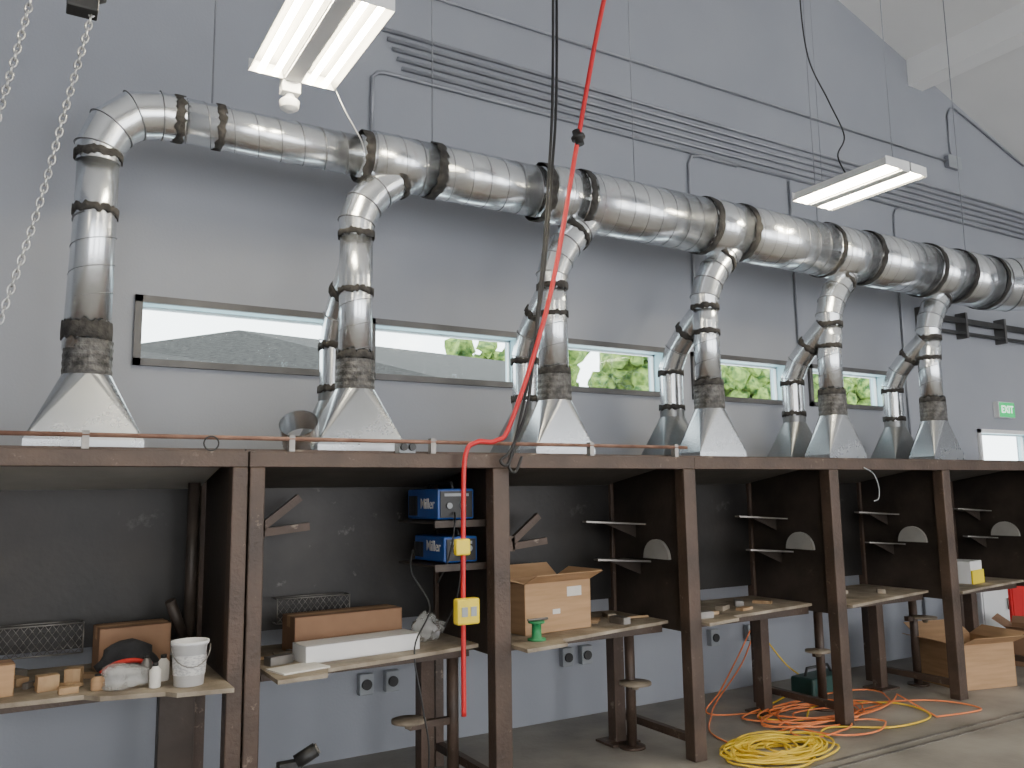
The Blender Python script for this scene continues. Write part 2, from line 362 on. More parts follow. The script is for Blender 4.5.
# ------------------------------------------------------------ conduits
def cond(pts,r=.013,label="painted steel conduit running along the wall",g="wall conduits"):
    single("conduit",lambda bm:TUBE(bm,pts,r,10),'cond',pts[0],label,"conduit",g)
yc=W-.02
for i in range(6):
    z=5.27-.07*i
    cond([(2.12,yc,4.35-.0*i),(2.12,yc,z-.06),(2.16,yc,z-.015),(2.22,yc,z),(12.8,yc,z)] if i==5 else [(2.2+.04*i,yc,z),(12.8,yc,z)],.016)
cond([(-3,yc,5.66),(9.45,yc,5.66)],.012,"thin single conduit running high along the wall")
cond([(9.56,yc,5.72),(9.56,yc,6.25),(9.62,yc,6.36),(9.72,yc,6.40),(11.2,yc,5.94)],.012,"thin conduit rising from junction box along the sloped ceiling")
cond([(5.27,yc,3.0),(5.27,yc,4.8),(5.31,yc,4.88),(5.4,yc,4.9),(5.9,yc,4.9)],.014,"conduit dropping down the wall behind the duct")
cond([(6.64,yc,0.001),(6.64,yc,4.88)],.012,"conduit dropping down the wall behind the duct")
cond([(8.34,yc,0.001),(8.34,yc,4.8),(8.38,yc,4.87),(8.5,yc,4.9)],.012,"conduit dropping down the wall behind the duct")
t=thing("junction_box",(9.5,W-.06,5.6),"small grey electrical junction box high on the wall","junction box")
part(t,"box_body",lambda bm:B(bm,9.44,9.68,W-.06,W-.002,5.58,5.72),'cond',.004); part(t,"cover_plate",lambda bm:B(bm,9.43,9.69,W-.066,W-.06,5.57,5.73),'graypl')
t=thing("door_track",(8.6,W-.1,3.5),"black steel sliding track bolted on the wall","track")
part(t,"rail",lambda bm:B(bm,8.6,14,W-.12,W-.06,3.63,3.69),'black'); part(t,"rail",lambda bm:B(bm,8.6,14,W-.12,W-.06,3.50,3.53),'black')
for x in (8.63,9.4,10.2,11.0,12,13): part(t,"bracket",lambda bm:(B(bm,x-.02,x+.02,W-.13,W-.001,3.46,3.76)),'wframe')
t=thing("exit_sign",(10.17,W-.07,2.55),"green illuminated exit sign mounted on the wall","exit sign")
part(t,"sign_housing",lambda bm:B(bm,10.00,10.34,W-.07,W-.002,2.56,2.75),'white',.005)
part(t,"sign_face",lambda bm:B(bm,10.01,10.33,W-.074,W-.07,2.568,2.742),'signface')
def text(t,s,loc,rot,size,m,nm="lettering",bold=.01):
    c=bpy.data.curves.new(nm,'FONT'); c.body=s; c.size=size; c.extrude=.001; c.offset=size*bold; c.align_x='CENTER'; c.align_y='CENTER'
    tmp=bpy.data.objects.new(nm,c); COL.objects.link(tmp); dg=bpy.context.evaluated_depsgraph_get()
    me=bpy.data.meshes.new_from_object(tmp.evaluated_get(dg)); bpy.data.objects.remove(tmp)
    o=bpy.data.objects.new(nm,me); me.materials.clear(); me.materials.append(M[m]); COL.objects.link(o)
    o.parent=t; o.location=Vector(loc)-t.location; o.rotation_euler=rot; return o
text(t,"EXIT",(10.17,W-.077,2.655),(pi/2,0,0),.125,'ygreen')
# ------------------------------------------------------------ light fixtures
def fixture(cx,label,y0=3.40,y1=4.28,z=4.0):
    t=thing("fluorescent_fixture",(cx,(y0+y1)/2,z),label,"ceiling light","hanging fluorescent lights")
    part(t,"spine",lambda bm:B(bm,cx-.045,cx+.045,y0,y1,z-.015,z+.07),'white',.005)
    for s in (-1,1):
        def refl(dz):
            def g_(bm):
                xs=[.05,.06,.20,.235]; zs=[z-.005+dz,z+.055+dz,z+.055+dz,z-.01+dz*.5]
                pr=[(cx+s*a,b) for a,b in zip(xs,zs)]
                for i in range(3):
                    (a,za),(b,zb)=pr[i],pr[i+1]
                    v=[bm.verts.new(q) for q in ((a,y0,za),(b,y0,zb),(b,y1,zb),(a,y1,za),(a,y0,za+.004),(b,y0,zb+.004),(b,y1,zb+.004),(a,y1,za+.004))]
                    for f in [(0,3,2,1),(4,5,6,7),(0,1,5,4),(1,2,6,5),(2,3,7,6),(3,0,4,7)]: bm.faces.new([v[i] for i in f])
            return g_
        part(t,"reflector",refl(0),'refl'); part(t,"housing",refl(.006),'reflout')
        for ya,yb in ((y0-.004,y0),(y1,y1+.004)):
            part(t,"end_cap",lambda bm:B(bm,min(cx+s*.05,cx+s*.235),max(cx+s*.05,cx+s*.235),ya,yb,z-.01,z+.06),'white')
        for q in (.095,.175):
            part(t,"fluorescent_tube",lambda bm:CYL(bm,(cx+s*q,y0+.01,z+.002),(cx+s*q,y1-.01,z+.002),.016,12),'tube')
    for yy in (y0+.1,y1-.1):
        part(t,"suspension_wire",lambda bm:CYL(bm,(cx,yy,z+.07),(cx,yy,zc(cx)-.005),.003,6),'cond')
    return t
t1=fixture(1.165,"suspended fluorescent light with sensor near the corner duct")
def sens(bm):
    B(bm,1.115,1.215,4.29,4.36,3.93,4.02); LATHE(bm,(1.165,4.33,3.83),[(.02,0),(.05,.02),(.055,.06),(.03,.08),(.02,.11)],20)
part(t1,"motion_sensor",sens,'white',.003)
t2=fixture(5.36,"suspended fluorescent light above the middle booths",3.46)
part(t1,"power_cord",lambda bm:TUBE(bm,smooth_pts([(1.4,4.28,4.02),(1.47,4.3,3.9),(1.6,4.4,3.8),(1.68,4.55,3.8)],6),.004,6),'white')
part(t2,"power_cord",lambda bm:TUBE(bm,smooth_pts([(5.32,3.9,4.07),(5.24,3.93,4.25),(5.36,3.95,4.45),(5.2,3.95,4.7),(5.0,3.95,5.0),(4.95,3.95,5.5),(5.0,3.95,6.0),(5.0,3.95,zc(5.0)-.01)],8),.006,6),'black')
for q in ((-3.0,-.6),(1.165,-.6),(5.36,-.6),(9.5,-.6)): fixture(q[0],"added fluorescent light out of view, for highlights on the ducts",q[1]-.6,q[1]+.6,4.2)  # extra lamps added out of view to streak the ducts with highlights
# ------------------------------------------------------------ booths
F=4.3; BK=5.13
bays=[(-.53,.90,.905,.982),(1.068,2.37,2.38,2.49),(2.49,3.85,3.85,3.955),(3.955,5.32,5.315,5.42),(5.42,6.75,6.75,6.86),(6.86,8.2,8.2,8.31),(8.31,9.65,9.65,9.76)]
for k,(a,b,p0,p1) in enumerate(bays):
    a0=a if k!=1 else .988
    a0=a0 if k!=0 else -.64
    lab=["dark rusty steel welding booth cluttered with bottles and a bucket","welding booth holding blue welding machines and a long carton","welding booth with large open cardboard box on its table","welding booth with hoses coiled on the floor before it","welding booth with empty shelf arms and stool","welding booth with cardboard boxes beneath its table","last welding booth of the row"][k]
    t=thing("welding_booth",((a+b)/2,4.7,0),lab,"welding booth","row of welding booths")
    part(t,"header_beam",lambda bm:(B(bm,a0,p1-.001,F-.04,F+.04,1.885,1.965)),'rust',.004)
    part(t,"post",lambda bm:(B(bm,p0,p1-.001,F-.045,F+.05,0,1.884)),'rust',.006)
    if k==1: part(t,"post",lambda bm:B(bm,.99,1.066,F-.045,F+.05,0,1.884),'rust',.006)
    if k==0: part(t,"post",lambda bm:B(bm,-.63,-.53,F-.045,F+.05,0,1.884),'rust',.006)
    xm=(p0+p1)/2
    part(t,"partition_panel",lambda bm:B(bm,xm-.004,xm+.004,F+.05,BK,.80,1.95),'brn')
    part(t,"rear_post",lambda bm:B(bm,xm-.03,xm+.03,BK-.03,BK+.04,0,1.95),'rust',.004)
    part(t,"foot_rail",lambda bm:B(bm,xm-.025,xm+.025,F+.05,BK-.03,.10,.15),'rust',.003)
    part(t,"back_panel",lambda bm:B(bm,a0,xm-.03,BK,BK+.006,.95,1.93),'blkchalk' if k==1 else 'blk')
    def can(bm):
        v=[(a0,F+.04,1.925),(b,F+.04,1.925),(b,BK,1.79),(a0,BK,1.79)]
        A=[bm.verts.new(q) for q in v]; C=[bm.verts.new((q[0],q[1],q[2]+.004)) for q in v]
        bm.faces.new(A[::-1]); bm.faces.new(C)
        for i in range(4): bm.faces.new([A[i],A[(i+1)%4],C[(i+1)%4],C[i]])
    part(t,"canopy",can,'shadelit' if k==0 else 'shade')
    part(t,"roof_panel",lambda bm:B(bm,a0,p1,F+.04,5.38,1.966,1.98),'rust')
    part(t,"cross_rail",lambda bm:B(bm,a0,xm-.03,BK-.02,BK+.03,.70,.75),'rust')
zt=.87
tabs=[[(-.52,4.36),(-.1,4.33),(.3,4.30),(.36,4.22),(.62,4.16),(.66,4.10),(.90,4.06),(.90,4.24),(.905,5.1),(-.52,5.1)],
 [(1.11,4.10),(1.36,4.12),(1.40,4.24),(1.8,4.30),(2.1,4.36),(2.36,4.42),(2.36,5.1),(1.11,5.1)],
 [(2.50,4.10),(2.8,4.14),(2.84,4.26),(3.3,4.36),(3.84,4.46),(3.84,5.1),(2.50,5.1)],
 [(3.97,4.20),(4.3,4.26),(4.34,4.36),(5.30,4.48),(5.30,5.1),(3.97,5.1)],
 [(5.44,4.22),(5.9,4.32),(6.74,4.46),(6.74,5.1),(5.44,5.1)],
 [(6.88,4.24),(7.3,4.32),(8.18,4.44),(8.18,5.1),(6.88,5.1)]]
for k,P in enumerate(tabs):
    z=zt
    lab=["worn welding table edge cluttered with bottles and bags","worn steel welding table carrying a long carton","worn welding table carrying open cardboard box","scarred welding table with small scraps","scarred bare welding table","welding table with yellow-sided white box"][k]
    t=thing("welding_table",((P[0][0]+P[-1][0])/2,4.75,0),lab,"table","tables inside the welding booths")
    part(t,"table_top",lambda bm:PRISM(bm,P,z-.02,z),'tabl')
    part(t,"apron",lambda bm:(B(bm,P[-1][0]+.02,P[-2][0]-.02,4.5,4.54,z-.08,z-.02)),'rust')
    lx=[P[-2][0]-.12] if k else [P[-2][0]-.12,-.4]
    for x in lx:
        hw=.09 if (k==0 and x>0) else .045
        part(t,"leg",lambda bm:B(bm,x-hw,x+hw,4.86,4.95,0,z-.02),'rust' if hw<.05 else 'brn',.004)
        part(t,"leg_foot",lambda bm:B(bm,x-.12,x+.12,4.80,5.0,0,.015),'rust')
t=thing("curtain_rail",(-.6,F-.02,2.02),"thin rusty pipe rail running on top of the booths","rail")
part(t,"rail",lambda bm:TUBE(bm,[(-.8,F-.03,2.03),(3.9,F-.03,2.03)],.011,10),'rust2')
for x in (.25,1.2,2.0,3.1,3.8): part(t,"rail_bracket",lambda bm:B(bm,x-.015,x+.015,F-.04,F,1.966,2.05),'steel')
part(t,"ring",lambda bm:TUBE(bm,[(.80+.035*cos(q*pi/8),F-.045,2.0+.035*sin(q*pi/8)) for q in range(17)],.004,6,False),'black')
t=thing("beam_outlet",(1.83,F,1.966),"small grey outlet box on the booth header","outlet")
part(t,"box_body",lambda bm:B(bm,1.80,1.90,F-.02,F+.05,1.966,2.03),'graypl',.004)
for x in (1.825,1.875): part(t,"knob",lambda bm:CYL(bm,(x,F-.021,2.0),(x,F-.04,2.0),.02,14),'black')
def ringp(bm): 
    c=Vector((1.36,4.68,2.10)); d=Vector((-.30,-.62,.62)).normalized()
    TUBE(bm,[c-d*.07,c+d*.07],.108,40,False); TUBE(bm,[c-d*.07,c+d*.07],.104,40,False)
single("loose_duct_collar",ringp,'galv',(1.36,4.68,1.98),"short loose galvanized duct collar lying on the booth roof","duct collar")
# ------------------------------------------------------------ booth fittings
def arm(px,y,z,L_=.50,g="shelf arms in the booths"):
    def f(bm):
        P=[(px-.005,y-.06),(px-L_,y-.02),(px-L_,y+.03),(px-.005,y+.26)]
        A=[bm.verts.new((q[0],q[1],z+(.0 if i in(0,3) else .03))) for i,q in enumerate(P)]
        C=[bm.verts.new((v.co.x,v.co.y,v.co.z+.012)) for v in A]
        bm.faces.new(A[::-1]); bm.faces.new(C)
        for i in range(4): bm.faces.new([A[i],A[(i+1)%4],C[(i+1)%4],C[i]])
    t=thing("shelf_arm",(px,y,z),"tapered steel shelf arm welded to the booth partition","shelf",g)
    part(t,"shelf_plate",f,'steel')
    def gus(bm):
        A=[bm.verts.new(q) for q in ((px-.005,y+.06,z),(px-.3,y+.04,z+.018),(px-.005,y+.06,z-.09))]; C=[bm.verts.new(v.co+Vector((0,.008,0))) for v in A]
        bm.faces.new(A); bm.faces.new(C[::-1])
        for i in range(3): bm.faces.new([A[i],A[(i+1)%3],C[(i+1)%3],C[i]])
    part(t,"gusset",gus,'brn')
def halfdisc(px,y,z,g="half round plates"):
    R=.135
    def f(bm):
        pts=[(y+R*cos(pi*i/14),z+R*sin(pi*i/14)) for i in range(15)]
        A=[bm.verts.new((px-.03,p[0],p[1])) for p in pts]; C=[bm.verts.new((px-.005,p[0],p[1])) for p in pts]
        bm.faces.new(A); bm.faces.new(C[::-1])
        for i in range(15): bm.faces.new([A[i],A[(i+1)%15],C[(i+1)%15],C[i]])
    single("half_round_plate",f,'shadelit',(px,y,z),"grey half round plate with reflected light coloured in, fixed to the booth partition","plate",g)  # pale colour stands in for light reflected off the plate
for k in (2,3,4,5):
    px=(bays[k][2]+bays[k][3])/2-.004
    arm(px,4.78,1.50); arm(px,4.74,1.24,.44); halfdisc(px,4.60,1.27)
def rests(x,y,z):
    t=thing("torch_rest",(x,y,z),"pair of dark angled steel rest arms on the back panel","bracket","torch rests")
    part(t,"arm",lambda bm:B(bm,x-.02,x+.26,y-.02,y+.02,z-.02,z+.025,RZ(-38,(x,y,z),'Y')),'rust')
    part(t,"arm",lambda bm:B(bm,x-.02,x+.26,y-.02,y+.02,z-.06,z-.015,RZ(-6,(x,y,z),'Y')),'rust')
    part(t,"mount",lambda bm:B(bm,x-.04,x,y-.02,BK-.001,z-.07,z+.03),'rust')
rests(1.24,4.95,1.57); rests(2.92,4.95,1.42)
t=thing("vertical_pipe",(.83,4.85,.87),"dark steel pipe standing upright beside the panel","pipe")
part(t,"pipe",lambda bm:CYL(bm,(.83,4.85,.87),(.83,4.85,1.82),.032,20),'brn')
part(t,"angled_branch",lambda bm:CYL(bm,(.80,4.84,1.0),(.72,4.8,1.2),.028,16),'brn')
def basket(x0,x1,y,z0,z1):
    def f(bm):
        n=int((x1-x0)/.035); h=z1-z0
        for i in range(n):
            a=x0+i*(x1-x0)/n; b=a+(x1-x0)/n
            for s in range(3):
                za=z0+h*s/3; zb=za+h/3
                CYL(bm,(a,y,za),(b,y,zb),.002,4); CYL(bm,(b,y,za),(a,y,zb),.002,4)
        for z in (z0,z1): CYL(bm,(x0,y,z),(x1,y,z),.004,6)
        for x in (x0,x1): CYL(bm,(x,y,z0),(x,y,z1),.004,6)
        for z in (z0,z1):
            CYL(bm,(x0,y,z),(x0,y+.1,z),.004,6); CYL(bm,(x1,y,z),(x1,y+.1,z),.004,6)
        CYL(bm,(x0,y+.1,z1),(x1,y+.1,z1),.004,6)
    single("wire_basket",f,'steel',((x0+x1)/2,y,z0),"expanded metal mesh tray against the back panel","basket","wire mesh trays")
basket(-.1,.33,4.98,.95,1.10); basket(1.34,1.78,5.0,1.0,1.14)
def carton(c,sx,sy,sz,rot,m,label,flaps=False,tape=True,group=None):
    t=thing("cardboard_box",c,label,"box",group); mt=RZ(rot,c)
    x,y,z=c
    def body(bm):
        h=.004
        B(bm,x-sx/2,x+sx/2,y-sy/2,y+sy/2,z,z+h,mt)
        for q in ((-sx/2,sx/2,-sy/2,-sy/2+h),(-sx/2,sx/2,sy/2-h,sy/2),(-sx/2,-sx/2+h,-sy/2,sy/2),(sx/2-h,sx/2,-sy/2,sy/2)):
            B(bm,x+q[0],x+q[1],y+q[2],y+q[3],z,z+sz,mt)
        if not flaps: B(bm,x-sx/2,x+sx/2,y-sy/2,y+sy/2,z+sz-h,z+sz,mt)
    part(t,"body",body,m)
    if flaps:
        for s in (-1,1):
            def fl(bm):
                e=Vector((x+s*sx/2,y,z+sz)); B(bm,min(e.x,e.x+s*sy*.35),max(e.x,e.x+s*sy*.35),y-sy/2,y+sy/2,z+sz-.002,z+sz+.002,mt@RZ(-25 if s>0 else 15,e,'Y'))
            part(t,"flap",fl,m)
        def fl2(bm):
            e=Vector((x,y-sy/2,z+sz)); B(bm,x-sx/2,x+sx/2,y-sy/2-sy*.4,y-sy/2,z+sz-.002,z+sz+.002,mt@RZ(-25,e,'X'))
        part(t,"flap",fl2,m)
        def fl3(bm):
            e=Vector((x,y+sy/2,z+sz)); B(bm,x-sx/2,x+sx/2,y+sy/2,y+sy/2+sy*.4,z+sz-.002,z+sz+.002,mt@RZ(35,e,'X'))
        part(t,"flap",fl3,m)
    elif tape: part(t,"packing_tape",lambda bm:B(bm,x-sx/2-.001,x+sx/2+.001,y-.025,y+.025,z+sz-.06,z+sz+.001,mt),'card2' if m=='card' else 'card')
    return t
carton((.55,4.86,zt),.34,.2,.22,4,'card2',"brown cardboard box behind the black bag")
carton((-.06,4.52,zt),.16,.14,.14,8,'card',"small tan carton at the table edge")
carton((1.68,4.82,zt),.66,.2,.20,4,'card2',"long brown carton lying on the welding table")
c=carton((1.66,4.52,zt),.68,.18,.09,6,'white',"long flat white carton in front of brown one",tape=False)
cb=carton((2.97,4.68,zt),.54,.34,.31,6,'card',"large open tan cardboard box on the welding table",flaps=True)
mt=RZ(6,(2.97,4.68,zt))
for q in ((3.04,3.16,1.08,1.14),(2.92,2.98,.98,1.01)):
    part(cb,"shipping_label",lambda bm:B(bm,q[0],q[1],4.507,4.509,q[2],q[3],mt),'paper')
carton((7.42,4.60,0),.60,.48,.38,-14,'card',"large open cardboard box on the floor under the table",flaps=True,group="floor boxes")
carton((8.72,4.72,0),.4,.36,.36,22,'card2',"brown open cardboard box on the floor beside larger one",flaps=True,group="floor boxes")
yb=carton((7.55,4.62,zt),.26,.2,.2,10,'white',"small white box with yellow side on the table",tape=False)
part(yb,"yellow_sleeve",lambda bm:B(bm,7.42,7.68,4.505,4.517,zt+.0,zt+.12,RZ(10,(7.55,4.62,zt))),'yel')
def cabinet(x0,x1,y0,y1,h,m,label):
    t=thing("cabinet",((x0+x1)/2,(y0+y1)/2,0),label,"cabinet","floor cabinets at the far end")
    part(t,"cabinet_body",lambda bm:B(bm,x0,x1,y0,y1,0,h),m,.006); part(t,"door",lambda bm:B(bm,x0+.02,x1-.02,y0-.012,y0,.05,h-.04),m,.003)
    part(t,"handle",lambda bm:CYL(bm,(x1-.07,y0-.03,h*.55),(x1-.07,y0-.03,h*.7),.008,8),'steel')
cabinet(8.75,9.25,5.2,5.5,.80,'white',"white metal cabinet standing behind the floor boxes"); cabinet(9.3,9.6,5.2,5.5,.80,'red',"red metal cabinet beside a white one")
for i,(x,y,sx,sy,sz,r) in enumerate([(.16,4.5,.09,.06,.07,10),(.27,4.55,.07,.07,.08,-15),(.04,4.7,.06,.1,.04,30),(.24,4.38,.08,.05,.03,5)]):
    single("wood_block",lambda bm:B(bm,x-sx/2,x+sx/2,y-sy/2,y+sy/2,zt,zt+sz,RZ(r,(x,y,zt))),'wood',(x,y,zt),"small offcut block of pale wood on the table","wood block","wood blocks on the table",.003)
def blob(c,s,seed,amp=.25,sub=3):
    rnd=random.Random(seed)
    def f(bm):
        r=bmesh.ops.create_icosphere(bm,subdivisions=sub,radius=1)
        ph=[rnd.uniform(0,6) for _ in range(6)]
        for v in r['verts']:
            d=v.co.copy(); k=1+amp*(sin(3*d.x+ph[0])*.5+sin(5*d.y+ph[1])*.4+sin(6*d.z+ph[2])*.3+sin(11*d.x+9*d.y+ph[3])*.2)
            v.co=Vector((c[0]+d.x*s[0]*k,c[1]+d.y*s[1]*k,max(c[2],c[2]+s[2]*.85+d.z*s[2]*k)))
        for fc in bm.faces: fc.smooth=True
    return f
t=thing("tool_bag",(.50,4.58,zt),"black cloth bag with red piping slumped on table","bag")
part(t,"bag_body",blob((.50,4.58,zt),(.15,.10,.09),3),'cloth'); part(t,"red_trim",lambda bm:TUBE(bm,smooth_pts([(.38,4.50,zt+.05),(.44,4.48,zt+.09),(.52,4.47,zt+.10),(.60,4.49,zt+.07)],5),.012,6),'redc')
single("plastic_bag",blob((.48,4.36,zt),(.10,.08,.06),5,.35),'plas',(.48,4.36,zt),"crumpled clear plastic bag in front of the bag","plastic bag","crumpled bags")
single("plastic_bag",blob((2.18,4.72,zt),(.10,.09,.08),9,.35),'plas',(2.18,4.72,zt),"crumpled clear plastic bag beside the long carton","plastic bag","crumpled bags")
def bottle(x,y,h,r,m,label):
    t=thing("bottle",(x,y,zt),label,"bottle","bottles on the table")
    part(t,"bottle_body",lambda bm:LATHE(bm,(x,y,zt),[(r*.9,0),(r,.005),(r,h*.7),(r*.5,h*.85),(r*.45,h*.9)],18),m)
    part(t,"cap",lambda bm:LATHE(bm,(x,y,zt),[(r*.5,h*.88),(r*.5,h)],14),'black')
bottle(.59,4.28,.11,.026,'paper',"small pale bottle beside the bucket"); bottle(.57,4.42,.13,.025,'steel',"small metallic bottle beside the bucket"); bottle(.645,4.42,.12,.028,'paper',"small pale bottle beside the bucket"); bottle(.36,4.38,.07,.03,'card',"short amber jar on the table")
bx,by=.735,4.26
t=thing("bucket",(bx,by,zt),"white plastic bucket with wire handle on the table","bucket")
part(t,"bucket_body",lambda bm:LATHE(bm,(bx,by,zt),[(.066,0),(.078,.185),(.086,.185),(.086,.20),(.077,.20),(.062,.01),(.0,.01)],32),'white')
part(t,"handle",lambda bm:TUBE(bm,[(bx+.088*cos(a),by-.02-.07*sin(a)*.9,zt+.18-.09*sin(a)) for a in [pi*i/12 for i in range(13)]],.003,6),'steel')
part(t,"bucket_label",lambda bm:TUBE(bm,[(bx,by,zt+.05),(bx,by,zt+.14)],[.0720,.0775],32,False),'print')
single("clipboard",lambda bm:B(bm,1.14,1.40,4.22,4.40,zt,zt+.008,RZ(14,(1.27,4.3,zt))),'paper',(1.27,4.3,zt),"loose paper sheets on a board on the table","papers")
def welder(x0,x1,y0,y1,z0,z1):
    t=thing("welding_machine",((x0+x1)/2,(y0+y1)/2,z0),"blue portable welding machine on a shelf by partition","welding machine","blue welding machines")
    part(t,"housing",lambda bm:B(bm,x0,x1,y0,y1,z0+.01,z1),'blue',.01)
    part(t,"front_panel",lambda bm:B(bm,x0+.015,x1-.015,y0-.008,y0,z0+.02,z1-.015),'black')
    for i in range(2): part(t,"dial",lambda bm:CYL(bm,(x0+.07+i*.09,y0-.02,z0+.09),(x0+.07+i*.09,y0-.008,z0+.09),.018,14),'graypl')
    part(t,"display",lambda bm:B(bm,x0+.04,x1-.04,y0-.010,y0-.008,z1-.045,z1-.028),'graypl')
    for i in range(6): part(t,"vent_slot",lambda bm:B(bm,x0-.004,x0,y0+.29+i*.022,y0+.303+i*.022,z0+.03,z1-.04),'black')
    part(t,"handle",lambda bm:TUBE(bm,[(x0+.12,y0+.05,z1-.002),(x0+.12,y0+.06,z1+.035),(x0+.12,y1-.06,z1+.035),(x0+.12,y1-.05,z1-.002)],.009,8),'black')
    text(t,"Miller",(x0-.003,y0+.14,z0+.10),(pi/2,0,-pi/2),.088,'paper',bold=.004)
    part(t,"power_cable",lambda bm:TUBE(bm,smooth_pts([(x0+.1,y0-.02,z0+.05),(x0+.07,y0-.08,z0-.02),(x0+.05,y0-.05,z0-.2),(x0+.0,y0-.0,z0-.35)],6),.006,6),'black')
welder(2.12,2.36,4.46,4.90,1.58,1.77); welder(2.15,2.37,4.44,4.86,1.33,1.49)
for z in (1.575,1.325):
    t=thing("welder_shelf",(2.26,4.68,z),"thin steel shelf bracketed to the partition","shelf","welder shelves")
    part(t,"shelf_plate",lambda bm:B(bm,2.08,2.42,4.42,4.95,z-.008,z+.004),'brn'); part(t,"shelf_lip",lambda bm:B(bm,2.08,2.42,4.412,4.42,z-.03,z+.01),'brn')
t=thing("green_spool",(2.70,4.32,zt),"small green steel wire spool standing on table edge","spool")
part(t,"spool_body",lambda bm:LATHE(bm,(2.70,4.32,zt),[(.055,0),(.055,.012),(.03,.016),(.028,.095),(.05,.10),(.05,.112)],24),'green')
part(t,"crossbar",lambda bm:CYL(bm,(2.64,4.32,zt+.12),(2.78,4.32,zt+.12),.008,8),'steel')
for i,(x,y) in enumerate([(4.25,4.5),(4.5,4.62),(4.75,4.7),(5.7,4.7),(5.95,4.75),(.02,4.9),(.33,4.72),(1.3,4.65),(1.22,4.5),(3.4,4.7),(3.6,4.8),(3.5,4.55),(5.0,4.7),(-.3,4.5),(4.1,4.4),(4.62,4.52),(6.3,4.6)]):
    def sc(bm):
        B(bm,x-.07,x+.07,y-.03,y+.03,zt,zt+.02+.012*(i%3),RZ(25*i,(x,y,zt)))
    single("scrap_plate",sc,('wood','tabl','steel')[i%3],(x,y,zt),("small wooden offcut lying on the welding table","small scarred plate lying on the welding table","small steel offcut lying on the welding table")[i%3],"scrap","scraps on the tables")
def hammer(x,y,a,g="hand tools on the tables"):
    t=thing("hammer",(x,y,zt),"steel hammer with wooden handle lying on table","hammer",g); m_=RZ(a,(x,y,zt))
    part(t,"hammer_head",lambda bm:B(bm,x-.05,x+.05,y-.014,y+.014,zt,zt+.028,m_),'steel',.004)
    part(t,"handle",lambda bm:B(bm,x-.01,x+.01,y-.25,y-.014,zt+.006,zt+.022,m_),'wood',.004)
hammer(.10,4.62,55); hammer(1.35,4.70,-70); hammer(3.55,4.66,80)
def stool(x,y,sx,sy,zs,ztop=zt-.02,r=.10):
    t=thing("swing_stool",(x,y,0),"swing-out stool with round plate seat on steel pole","stool","booth stools")
    part(t,"pole",lambda bm:CYL(bm,(x,y,0),(x,y,ztop),.035,20),'rust')
    part(t,"base_plate",lambda bm:CYL(bm,(x,y,0),(x,y,.015),.09,24),'rust')
    part(t,"arm",lambda bm:B(bm,min(x,sx),max(x,sx)+.001,y-.02,y+.02,zs-.06,zs-.02),'rust')
    part(t,"seat",lambda bm:LATHE(bm,(sx,sy,zs),[(.02,-.05),(.03,-.02),(r,-.015),(r,.0),(0,.005)],24),'tabl')
stool(2.28,4.6,2.0,4.6,.46); stool(3.72,4.74,3.70,4.66,.45,r=.11); stool(5.62,4.70,5.55,4.66,.47); stool(7.0,4.80,6.9,4.62,.62)
for x in (2.10,2.29,3.75,3.93,5.3,5.75,6.9):
    t=thing("wall_outlet",(x,W-.05,.42),"grey weatherproof outlet box low on the wall","outlet","wall outlets")
    part(t,"box_body",lambda bm:B(bm,x-.05,x+.05,W-.06,W-.002,.40,.54),'graypl',.006)
    part(t,"socket",lambda bm:CYL(bm,(x,W-.075,.47),(x,W-.06,.47),.035,16),'black')
# ------------------------------------------------------------ hanging cords & chains
red=[(3.6,2.6,zc(3.6)-.01),(3.05,3.35,6.0),(2.87,3.7,4.67),(2.76,3.85,3.83),(2.63,4.0,2.87),(2.45,4.15,2.16),(2.36,4.18,2.04),(2.24,4.19,2.03),(2.17,4.2,1.95),(2.155,4.2,1.6),(2.15,4.2,1.0),(2.15,4.2,.54)]
t=thing("red_drop_cord",(2.15,4.2,.5),"red power cord dropping from ceiling over the booth header","cord")
part(t,"cord",lambda bm:TUBE(bm,smooth_pts(red,10),.014,10),'red')
part(t,"cord_grip",lambda bm:(TUBE(bm,[(2.768,3.842,3.79),(2.763,3.847,3.825),(2.763,3.847,3.826),(2.758,3.851,3.845),(2.758,3.851,3.846),(2.752,3.856,3.88)],[.026,.026,.042,.042,.026,.026],16)),'black')
part(t,"outlet_box",lambda bm:B(bm,2.08,2.22,4.13,4.19,1.03,1.17),'yel',.012)
for q in ((2.105,2.14),(2.16,2.195)): part(t,"socket_face",lambda bm:B(bm,q[0],q[1],4.125,4.13,1.075,1.125),'graypl')
part(t,"outlet_box",lambda bm:B(bm,2.09,2.18,4.16,4.20,1.40,1.49),'yel',.01)
for i,P in enumerate(([(2.68,3.9,zc(2.68)-.01),(2.67,3.95,4.74),(2.63,4.0,3.48),(2.59,4.07,2.8),(2.545,4.12,2.27),(2.47,4.19,2.0),(2.40,4.20,1.93),(2.44,4.20,1.90),(2.50,4.22,1.98)],
                      [(2.73,3.95,zc(2.73)-.01),(2.71,3.97,4.74),(2.675,4.02,3.6),(2.63,4.09,2.9),(2.56,4.14,2.4),(2.50,4.20,2.05),(2.46,4.205,1.90),(2.50,4.205,1.86),(2.55,4.21,1.95)])):
    single("black_drop_cable",lambda bm:TUBE(bm,smooth_pts(P,9),.009,8),'black',P[-1],"black cable hanging from the ceiling to the header","cable","black hanging cables")
single("dangling_cord",lambda bm:TUBE(bm,smooth_pts([(1.98,4.5,1.42),(1.95,4.45,1.3),(2.05,4.42,1.1),(1.92,4.34,.9),(1.95,4.30,.6),(1.98,4.28,.35),(1.95,4.3,.012)],8),.005,6),'black',(1.95,4.3,0),"thin black cord dangling to the floor","cord")
